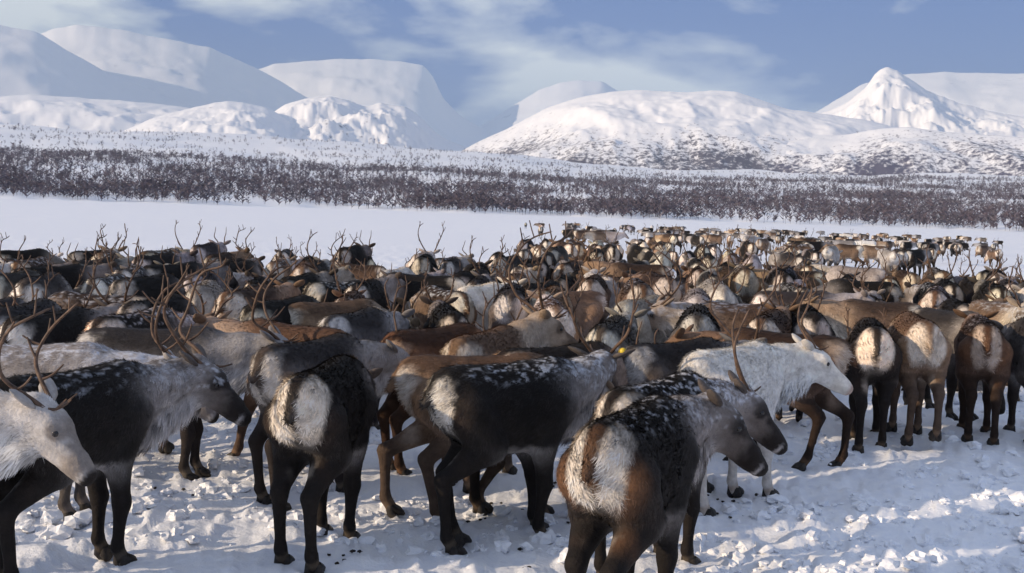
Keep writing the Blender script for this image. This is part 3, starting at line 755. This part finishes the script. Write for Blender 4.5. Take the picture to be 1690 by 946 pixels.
# --- the animals in front, one by one: px, py = photo pixel of the middle of the back line; heading 0 = facing the picture's right, 90 = away
HEROES = [
 # label, (px, py), heading, coat, rig kwargs, antler(size, style, which), snow, seed, tint
 ('pale grey reindeer cut off by the picture edge, dark leg, head in profile', (-222, 618), 6, 'pale', dict(legs=STAND, neck_pitch=9, head_pitch=-42, neck_yaw=-4, head_yaw=-6), (.62, 'beam', 'both'), 0, 1, (1, 1, 1)),
 ('black-brown antlered reindeer in profile with snow on its withers and nape, beside the pale one', (128, 600), 60, 'dark', dict(legs=STAND, neck_pitch=14, head_pitch=-36, neck_yaw=-10, head_yaw=-48), (.78, 'beam', 'both'), .2, 2, (1.1, 1.1, 1.1)),
 ('white-necked reindeer with black face and large eye, behind the black-brown one', (265, 532), 8, 'grey', dict(legs=STAND, neck_pitch=10, head_pitch=-30, neck_yaw=-4, head_yaw=-4), (.70, 'beam', 'both'), 0, 3, (.9, .9, .92)),
 ('reddish speckled brown reindeer with white rump facing away to the left', (478, 526), 152, 'tan', dict(legs=WALK, neck_pitch=12), (.5, 'beam', 'both'), 0, 4, (.85, .72, .66)),
 ('dark reindeer seen from behind with white rump patches and one pale hoof', (540, 590), 80, 'dark', dict(legs=[(.05, 0), (-.05, 0), (.02, 0), (-.07, 0)], neck_pitch=-8, head_pitch=-40, neck_yaw=14), None, 0, 5, (1.15, 1.1, 1.05)),
 ('grey reindeer with dark face looking right, its body behind the dark rump', (518, 549), 60, 'grey', dict(legs=STAND, neck_pitch=2, head_pitch=-40, neck_yaw=-14, head_yaw=-44), (.5, 'spike', 'left'), 0, 6, (.95, .92, .9)),
 ('tan reindeer striding with a bent hind leg, mostly hidden behind the black reindeer', (800, 574), 12, 'tan', dict(legs=[(-.20, .05), (.16, 0), (-.16, .04), (.12, 0)], neck_pitch=-10, head_pitch=-40), None, 0, 7, (.8, .75, .72)),
 ('large black reindeer in side view, snow on its back, head turned away', (845, 591), 35, 'dark', dict(legs=[(.05, 0), (-.06, 0), (.10, 0), (-.06, 0)], neck_pitch=16, head_pitch=-14, neck_yaw=14, head_yaw=36), (.62, 'beam', 'both'), .45, 8, (1.0, 1.0, 1.0)),
 ('nearest reindeer, black with two white rump tufts, tawny thighs and no antlers', (1052, 668), 64, 'tawny', dict(legs=[(.02, 0), (-.04, 0), (.05, 0), (-.05, 0)], neck_pitch=10, head_pitch=-40, neck_yaw=-16, head_yaw=-48), None, .22, 9, (.95, .92, .9)),
 ('snow-backed reindeer with two long thin antlers, head just above the nearest reindeer', (1092, 618), 54, 'dark', dict(legs=STAND, neck_pitch=2, head_pitch=-40, neck_yaw=-12, head_yaw=-46), (.72, 'spike', 'both'), .5, 10, (1.15, 1.12, 1.1)),
 ('white reindeer in profile with two stout antler beams', (1212, 572), 48, 'white', dict(legs=[(.0, 0), (.12, 0), (.05, 0), (-.05, 0)], neck_pitch=12, head_pitch=-30, neck_yaw=-16, head_yaw=-32), (.62, 'spike', 'both'), 0, 11, (1, 1, 1)),
 ('brown-backed reindeer with black hind legs showing just behind the white reindeer', (1288, 541), 158, 'brown', dict(legs=[(.06, 0), (-.06, 0), (.14, 0), (-.10, 0)], neck_pitch=6, head_pitch=-40), None, 0, 12, (.7, .6, .55)),
 ('reindeer with broad cream rump and rusty flank lifting a hind hoof', (1512, 530), 84, 'tan', dict(legs=[(.03, 0), (-.04, 0), (.0, 0), (-.10, .07)], neck_pitch=-15, head_pitch=-45), None, 0, 13, (1.0, .92, .86)),
 ('slim dark reindeer with pale rump beside the cream-rumped one', (1440, 530), 78, 'dark', dict(legs=STRIDE, neck_pitch=-25, head_pitch=-50), (.5, 'beam', 'both'), 0, 14, (1.4, 1.25, 1.15)),
 ('dark rusty-sided reindeer with two long white rump stripes, seen from behind', (1622, 530), 74, 'brown', dict(legs=STAND, neck_pitch=12, head_pitch=-30), None, .2, 15, (.72, .62, .58)),
 ('grey reindeer cut off by the picture edge beside the rusty-sided one', (1712, 532), 84, 'grey', dict(legs=STAND, neck_pitch=0), None, 0, 16, (1, .95, .92)),
 ('grazing reindeer with dark muzzle down at the snow between two rumps', (1568, 512), -70, 'grey', dict(legs=STAND, neck_pitch=-50, head_pitch=-62), None, 0, 17, (.9, .85, .8)),
 ('pale grey reindeer with snowy head and wide curved antlers at the picture edge', (62, 556), 8, 'pale', dict(legs=STAND, neck_pitch=4, head_pitch=-40, head_yaw=10), (.72, 'beam', 'both'), .7, 18, (.85, .85, .88)),
 ('white-rumped brown-black reindeer behind the antlers of the black-brown one', (228, 520), 74, 'dark', dict(legs=STAND, neck_pitch=0), None, .3, 19, (1.5, 1.3, 1.2)),
 ('cream-necked tan reindeer seen from behind, dark head turned aside', (805, 545), 66, 'tan', dict(legs=STAND, neck_pitch=26, head_pitch=-25, neck_yaw=-14, head_yaw=-26), (.85, 'beam', 'both'), 0, 20, (1.0, .95, .9)),
 ('red-brown reindeer with orange antlers in front of the cream-necked one', (722, 532), 50, 'brown', dict(legs=STAND, neck_pitch=-12, head_pitch=-45), (.6, 'beam', 'both'), 0, 21, (1.25, .95, .75)),
 ('dark brown reindeer with smooth back just behind the large black one', (925, 568), 38, 'dark', dict(legs=WALK, neck_pitch=-6, head_pitch=-40), (.45, 'spike', 'both'), 0, 22, (1.3, 1.1, .95)),
 ('slate grey reindeer behind the head of the large black one', (1120, 560), 40, 'grey', dict(legs=STAND, neck_pitch=8, head_pitch=-35, neck_yaw=6), (.75, 'beam', 'both'), 0, 23, (.62, .62, .64)),
 ('pale rumped dark reindeer between the tan one and the black rump', (588, 505), 70, 'grey', dict(legs=STAND, neck_pitch=5), (.5, 'spike', 'both'), 0, 24, (.9, .9, .92)),
]
for lab, (px, py), hd, coat, rk, ant, snow, sd, tint in HEROES:
    rig = Rig(**rk); x, y = on_ground(px, py)
    dist = math.hypot(x, y); near = dist < 9
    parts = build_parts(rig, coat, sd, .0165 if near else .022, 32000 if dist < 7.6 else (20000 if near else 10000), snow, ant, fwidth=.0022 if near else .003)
    e = put(parts, x, y, hd, 1.0, lab, 'reindeer at the front of the herd', tint)
    if sd == 8:   # yellow tag in the ear
        a = rig.head_pt(-.015, -.075, .055); d = -rig.hl * .80 - rig.hf * .50 + np.array([0, 0, .42]); d /= np.linalg.norm(d)
        c = a + d * .075
        v, f = tube([c - rig.hf * .022 - d * .0, c - rig.hf * .034], [.028, .026], 8)
        cap = np.array([[i, i + 1, i + 2, i + 3] for i in (0, 8)]); v2, f2 = sphere(c - rig.hf * .03, .022, 8, 5)
        v3, f3 = join([(v, f), (v2, f2)])
        link(bpy.data.objects.new('ear_tag', mesh_data('ear_tag', v3, f3, M_TAG)), e)
    occupied.append((x, y, hd))

# --- crowd: a few posed animals per coat, copied
CROWD_POSES = [dict(legs=STAND, neck_pitch=14), dict(legs=STRIDE, neck_pitch=-14, head_pitch=-45), dict(legs=WALK, neck_pitch=6, neck_yaw=18, head_yaw=12), dict(legs=STAND, neck_pitch=20, neck_yaw=-20, head_yaw=-18), dict(legs=STRIDE, neck_pitch=-46, head_pitch=-60)]
_cache = {}
def crowd_parts(pose, coat, level, antl):
    key = (pose, coat, level)
    if key not in _cache:
        rig = Rig(**CROWD_POSES[pose]); sd = 200 + pose * 7 + len(coat) * 3
        base = build_parts(rig, coat, sd, (.028, .037, .052)[level], (6000, 2500, 0)[level], .35 if (pose + len(coat)) % 3 == 0 else 0, None, small=level > 1, hooves=False, eyes=level == 0, fwidth=(.005, .007, .01)[level])
        _cache[key] = (base, rig, {})
    base, rig, ad = _cache[key]
    if antl is None: return base
    if antl not in ad:
        size, style, sd = antl
        ad[antl] = [('antler', mesh_data('reindeer_antler', *antler_mesh(rig, s, size, sd, style, (3, 3, 2)[level], (5, 4, 3)[level]), M_ANTLER)) for s in (1, -1)]
    return base + ad[antl]
crng = random.Random(5)
COATNAME = {'dark': 'black-brown', 'grey': 'dark grey', 'brown': 'brown', 'tan': 'tan', 'pale': 'pale grey', 'white': 'white'}
def rand_antler(p=.7):
    if crng.random() > p: return None
    return crng.choice([(.42, 'beam', 1), (.55, 'beam', 2), (.7, 'beam', 3), (.45, 'spike', 4), (.6, 'beam', 5), (.5, 'beam', 6)])
def free(x, y, md):
    return all((x - a) ** 2 + (y - b) ** 2 > md * md for a, b, _ in occupied)
# middle of the herd: animals that can be told apart
MID = [
 (23, 446, 80, 'grey'), (95, 436, 60, 'dark'), (162, 428, 75, 'grey'), (250, 433, 86, 'grey'), (290, 437, 62, 'dark'), (155, 412, 70, 'dark'), (40, 411, 66, 'dark'),
 (160, 482, 178, 'brown'), (245, 462, 66, 'dark'), (90, 508, 76, 'dark'), (42, 500, 80, 'grey'), (338, 462, 96, 'pale'), (388, 428, 64, 'dark'), (440, 456, 76, 'grey'), (497, 450, 78, 'dark'),
 (520, 428, 82, 'grey'), (565, 456, 48, 'dark'), (604, 464, 78, 'dark'), (556, 492, 40, 'tan'), (470, 492, 60, 'dark'), (655, 440, 70, 'white'), (732, 474, 118, 'brown'), (790, 452, 84, 'grey'),
 (845, 480, 88, 'grey'), (908, 478, 80, 'tan'), (980, 456, 78, 'brown'), (1062, 492, 58, 'pale'), (1010, 520, 70, 'grey'), (1085, 458, 100, 'brown'), (1050, 437, 176, 'brown'), (1180, 470, 90, 'pale'),
 (1215, 498, 190, 'tan'), (1270, 512, 64, 'brown'), (1310, 442, 176, 'brown'), (1405, 438, 176, 'tan'), (1448, 488, 178, 'brown'), (1335, 508, 82, 'dark'), (1420, 464, 172, 'dark'), (1497, 446, 85, 'brown'),
 (1565, 462, 80, 'dark'), (1583, 490, 84, 'dark'), (1628, 446, 60, 'dark'), (1665, 462, 82, 'grey'), (1650, 500, -80, 'tan'), (700, 428, 86, 'dark'), (745, 425, 78, 'grey'), (870, 432, 84, 'dark'), (940, 430, 70, 'brown'),
]
GROUP_MID, GROUP_CROWD, GROUP_BACK, GROUP_FAR = 'reindeer in the middle of the herd', 'reindeer packed along the back of the main herd', 'reindeer in the rows behind the main herd', 'reindeer in the distant line on the lake'
def heading_word(h):
    h = h % 360
    return 'seen from behind' if 40 <= h <= 130 else ('side-on facing left' if 130 < h < 230 else ('facing the camera' if 230 <= h <= 320 else 'side-on facing right'))
def spot(x):
    marks = [(60, 'above the pale antlered one'), (200, 'above the black-brown profile one'), (340, 'beyond the large beam antlers'), (470, 'beyond the black-faced reindeer'), (610, 'beyond the dark white-patched rump'), (740, 'beyond the red-brown reindeer'), (870, 'beyond the cream-necked reindeer'), (1010, 'beyond the smooth-backed one'), (1150, 'beyond the slate grey reindeer'), (1290, 'above the white reindeer'), (1430, 'behind the slim dark reindeer'), (1550, 'beyond the cream-rumped reindeer'), (1800, 'beyond the rusty-sided reindeer')]
    return next(t for m, t in marks if x <= m)
seen_labels = {}
for i, (px, py, hd, coat) in enumerate(MID):
    x, y = on_ground(px, py); hd2 = hd + crng.uniform(-5, 5)
    pose = crng.choice([0, 0, 1, 2, 3, 4]); an = rand_antler(.75)
    lab = f'{COATNAME[coat]} {"antlered " if an else ""}reindeer {heading_word(hd)} {spot(px)}'
    k = seen_labels.get(lab, 0); seen_labels[lab] = k + 1
    if k: lab = lab.replace('reindeer ', 'reindeer farther back, ', 1) if k == 1 else lab.replace('reindeer ', 'reindeer farthest back, ', 1)
    t = crng.uniform(.8, 1.15)
    put(crowd_parts(pose, coat, 0, an), x, y, hd2, crng.uniform(.95, 1.04), lab, GROUP_MID, (t, t * crng.uniform(.94, 1), t * crng.uniform(.88, 1)))
    occupied.append((x, y, hd))
def pick_coat():
    return crng.choices(['dark', 'grey', 'brown', 'tan', 'pale', 'white'], [.33, .25, .20, .10, .08, .04])[0]
def fill(n, region, md, level, group, word, head, pa):
    """region: function giving a random photo pixel of a back line"""
    made = tries = 0
    while made < n and tries < n * 60:
        tries += 1
        px, py = region(); x, y = on_ground(px, py)
        if not free(x, y, md): continue
        coat = pick_coat(); hd = head(); an = rand_antler(pa)
        t = crng.uniform(.75, 1.3)
        lab = f'{COATNAME[coat]}{" antlered" if an else ""} reindeer {heading_word(hd)} {word}' + (' ' + spot(px) if group == GROUP_CROWD else '')
        put(crowd_parts(crng.choice([0, 0, 1, 2, 3, 4]), coat, level, an), x, y, hd, crng.choice([.84, .90, .95, 1.0, 1.0, 1.05]), lab, group, (t, t * crng.uniform(.92, 1), t * crng.uniform(.85, 1)))
        occupied.append((x, y, hd)); made += 1
    return made
def away(): return crng.gauss(86, 10) if crng.random() < .92 else crng.choice([crng.gauss(175, 12), crng.gauss(5, 14)])
def herd_top(px):   # upper limit of the main herd in the photo
    return np.interp(px, [0, 400, 800, 950, 1350, 1500, 1690], [406, 408, 414, 424, 436, 446, 446])
def reg_main():
    px = crng.uniform(-40, 1730); return px, herd_top(px) + crng.random() ** 1.25 * 48
def reg_rows():
    px = crng.uniform(850, 1345); h = 321 + px * .0333; return px, h + crng.uniform(38, 64)
def reg_far():
    px = crng.uniform(935, 1600) if crng.random() < .93 else crng.choice([868, 893, 1640, 1650, 1622]); h = 320 + px * .0332
    return px, h + 3 + 14 + 15 * crng.random() ** 1.3
n1 = fill(92, reg_main, .80, 0, GROUP_CROWD, 'in the crowd', away, .7)
n1b = fill(24, lambda: (lambda q: (q, herd_top(q) + crng.uniform(48, 95)))(crng.uniform(-20, 1330)), .92, 0, GROUP_CROWD, 'in the crowd', lambda: crng.gauss(86, 9), .7)
n2 = fill(50, reg_rows, .85, 1, GROUP_BACK, 'in the tight rows behind the main herd', lambda: crng.gauss(86, 12), .5)
for px, py, hd, coat in [(1468, 412, 92, 'pale'), (1484, 412, 88, 'grey'), (1510, 411, 40, 'dark'), (1533, 409, 88, 'brown'), (1440, 404, 172, 'tan'), (1400, 404, 150, 'brown'), (1372, 405, 60, 'pale'), (1318, 402, 178, 'brown'), (1345, 398, 20, 'dark')]:
    x, y = on_ground(px, py)
    put(crowd_parts(crng.choice([0, 1, 2]), coat, 1, rand_antler(.4)), x, y, hd, 1.0, f'{COATNAME[coat]} reindeer {heading_word(hd)} on open snow between herd and far line', 'reindeer on the open snow between the herds'); occupied.append((x, y, hd))
n3 = fill(70, reg_far, 1.0, 2, GROUP_FAR, 'in the distant line across the lake', lambda: crng.choice([crng.gauss(175, 25), crng.gauss(5, 25), crng.gauss(90, 25)]), .6)
# the far line behind them, past counting: one mass
_low = {}
Vs, Fs, Cs, o = [], [], [], 0
for k in range(150):
    px, py = reg_far(); x, y = on_ground(px, py - 1.0)
    if not free(x, y, .9): continue
    coat = pick_coat()
    if coat not in _low:
        rg = Rig(legs=WALK, neck_pitch=6); v, f = surface_nets(rg, .09); _low[coat] = (v, f, colour(rg, v, coat, 3)[0])
    v, f, c = _low[coat]; t = R(crng.choice([crng.gauss(175, 25), crng.gauss(5, 25), crng.gauss(90, 25)]))
    Vs.append(np.stack([v[:, 0] * math.cos(t) - v[:, 1] * math.sin(t) + x, v[:, 0] * math.sin(t) + v[:, 1] * math.cos(t) + y, v[:, 2] + float(ground_z(x, y))], -1)); Fs.append(f + o); Cs.append(c * crng.uniform(.75, 1.3)); o += len(v)
    occupied.append((x, y, 0))
tag(link(bpy.data.objects.new('distant_herd', mesh_data('distant_herd', np.concatenate(Vs), np.concatenate(Fs), M_COAT, True, np.concatenate(Cs)))), 'far mass of reindeer merging into one line across the frozen lake', 'herd', None, 'stuff')
print('herd', n1, n2, n3, len(occupied))

# ------------------------------------------------------------------ loose snow clods and droppings on the trampled ground
def clod(g, sub):
    V = []; F = []
    t = (1 + 5 ** .5) / 2
    v = np.array([(-1, t, 0), (1, t, 0), (-1, -t, 0), (1, -t, 0), (0, -1, t), (0, 1, t), (0, -1, -t), (0, 1, -t), (t, 0, -1), (t, 0, 1), (-t, 0, -1), (-t, 0, 1)], float); v /= np.linalg.norm(v[0])
    f = np.array([(0, 11, 5), (0, 5, 1), (0, 1, 7), (0, 7, 10), (0, 10, 11), (1, 5, 9), (5, 11, 4), (11, 10, 2), (10, 7, 6), (7, 1, 8), (3, 9, 4), (3, 4, 2), (3, 2, 6), (3, 6, 8), (3, 8, 9), (4, 9, 5), (2, 4, 11), (6, 2, 10), (8, 6, 7), (9, 8, 1)])
    for _ in range(sub):
        nf = []; mid = {}; vl = list(v)
        def m(a, b):
            k = (min(a, b), max(a, b))
            if k not in mid: q = vl[a] + vl[b]; vl.append(q / np.linalg.norm(q)); mid[k] = len(vl) - 1
            return mid[k]
        for a, b, c in f: ab, bc, ca = m(a, b), m(b, c), m(c, a); nf += [(a, ab, ca), (b, bc, ab), (c, ca, bc), (ab, bc, ca)]
        v, f = np.array(vl), np.array(nf)
    v = v * (1 + .75 * perlin(v * 1.7 + g.rand() * 90)[:, None] + .35 * perlin(v * 3.4 + g.rand() * 50)[:, None])
    return v * np.array([1, .8, .55]), f
g = np.random.RandomState(3)
cp = [clod(g, 1) for _ in range(10)]; cs = [clod(g, 0) for _ in range(12)]
Vs, Fs, o = [], [], 0
N0 = 16000
r_ = 4.2 + 24 * g.rand(N0) ** 1.7; a_ = R(-28) + R(56) * g.rand(N0); x_, y_ = r_ * np.sin(a_), r_ * np.cos(a_)
kk = perlin(np.stack([x_ * .55, y_ * .8, 0 * x_ + 4.4], -1)) + .35 * perlin(np.stack([x_ * 2.2, y_ * 3, 0 * x_ + 9.4], -1)) > -.05 + .3 * g.rand(N0)
x_, y_ = x_[kk][:6500], y_[kk][:6500]; z_ = ground_z(x_, y_)
for x, y, z in zip(x_, y_, z_):
    sz = .010 + .062 * g.rand() ** 3.0; v, f = cp[g.randint(10)] if sz > .030 else cs[g.randint(12)]; t = g.rand() * 6.283; ct, st = math.cos(t) * sz, math.sin(t) * sz
    Vs.append(np.stack([v[:, 0] * ct - v[:, 1] * st + x, v[:, 0] * st + v[:, 1] * ct + y, v[:, 2] * sz * (.8 + .5 * g.rand()) + z + sz * .22], -1)); Fs.append(f + o); o += len(v)
tag(link(bpy.data.objects.new('snow_clods', mesh_data('snow_clods', np.concatenate(Vs), np.concatenate(Fs), M_CLOD, False))), 'loose clods of kicked-up snow scattered over the trampled ground', 'snow', None, 'stuff')
Vs, Fs, o = [], [], 0
for k in range(48):
    if k % 6 == 0: cx_, cy_ = at_height(g.uniform(150, 1500), g.uniform(800, 940), 0)
    x, y = cx_ + g.normal() * .16, cy_ + g.normal() * .16; v, f = cp[k % 10]; s = .009 + .006 * g.rand()
    vv = v * s + np.array([x, y, float(ground_z(x, y)) + s * .8]); Vs.append(vv); Fs.append(f + o); o += len(vv)
tag(link(bpy.data.objects.new('droppings', mesh_data('droppings', np.concatenate(Vs), np.concatenate(Fs), M_DROP, True))), 'dark droppings dotted on the trampled snow', 'droppings', None, 'stuff')

# ------------------------------------------------------------------ haze
HAZE = 0.000085
m = bpy.data.materials.new('haze'); m.use_nodes = True; nt = m.node_tree; nt.nodes.clear()
mo = nt.nodes.new('ShaderNodeOutputMaterial'); pv = nt.nodes.new('ShaderNodeVolumePrincipled')
pv.inputs['Color'].default_value = (0.55, 0.73, 0.98, 1); pv.inputs['Density'].default_value = HAZE; pv.inputs['Anisotropy'].default_value = 0.0
nt.links.new(pv.outputs[0], mo.inputs['Volume'])
hx, hy0, hy1, hz0, hz1 = 16000, -3500, 17000, -6, 1570
hv = [(-hx, hy0, hz0), (hx, hy0, hz0), (hx, hy1, hz0), (-hx, hy1, hz0), (-hx, hy0, hz1), (hx, hy0, hz1), (hx, hy1, hz1), (-hx, hy1, hz1)]
hf = [(0, 3, 2, 1), (4, 5, 6, 7), (0, 1, 5, 4), (1, 2, 6, 5), (2, 3, 7, 6), (3, 0, 4, 7)]
hz = link(bpy.data.objects.new('haze', mesh_data('haze', hv, hf, m, False)))
tag(hz, 'thin cold haze over lake and mountains', 'haze', None, 'stuff')
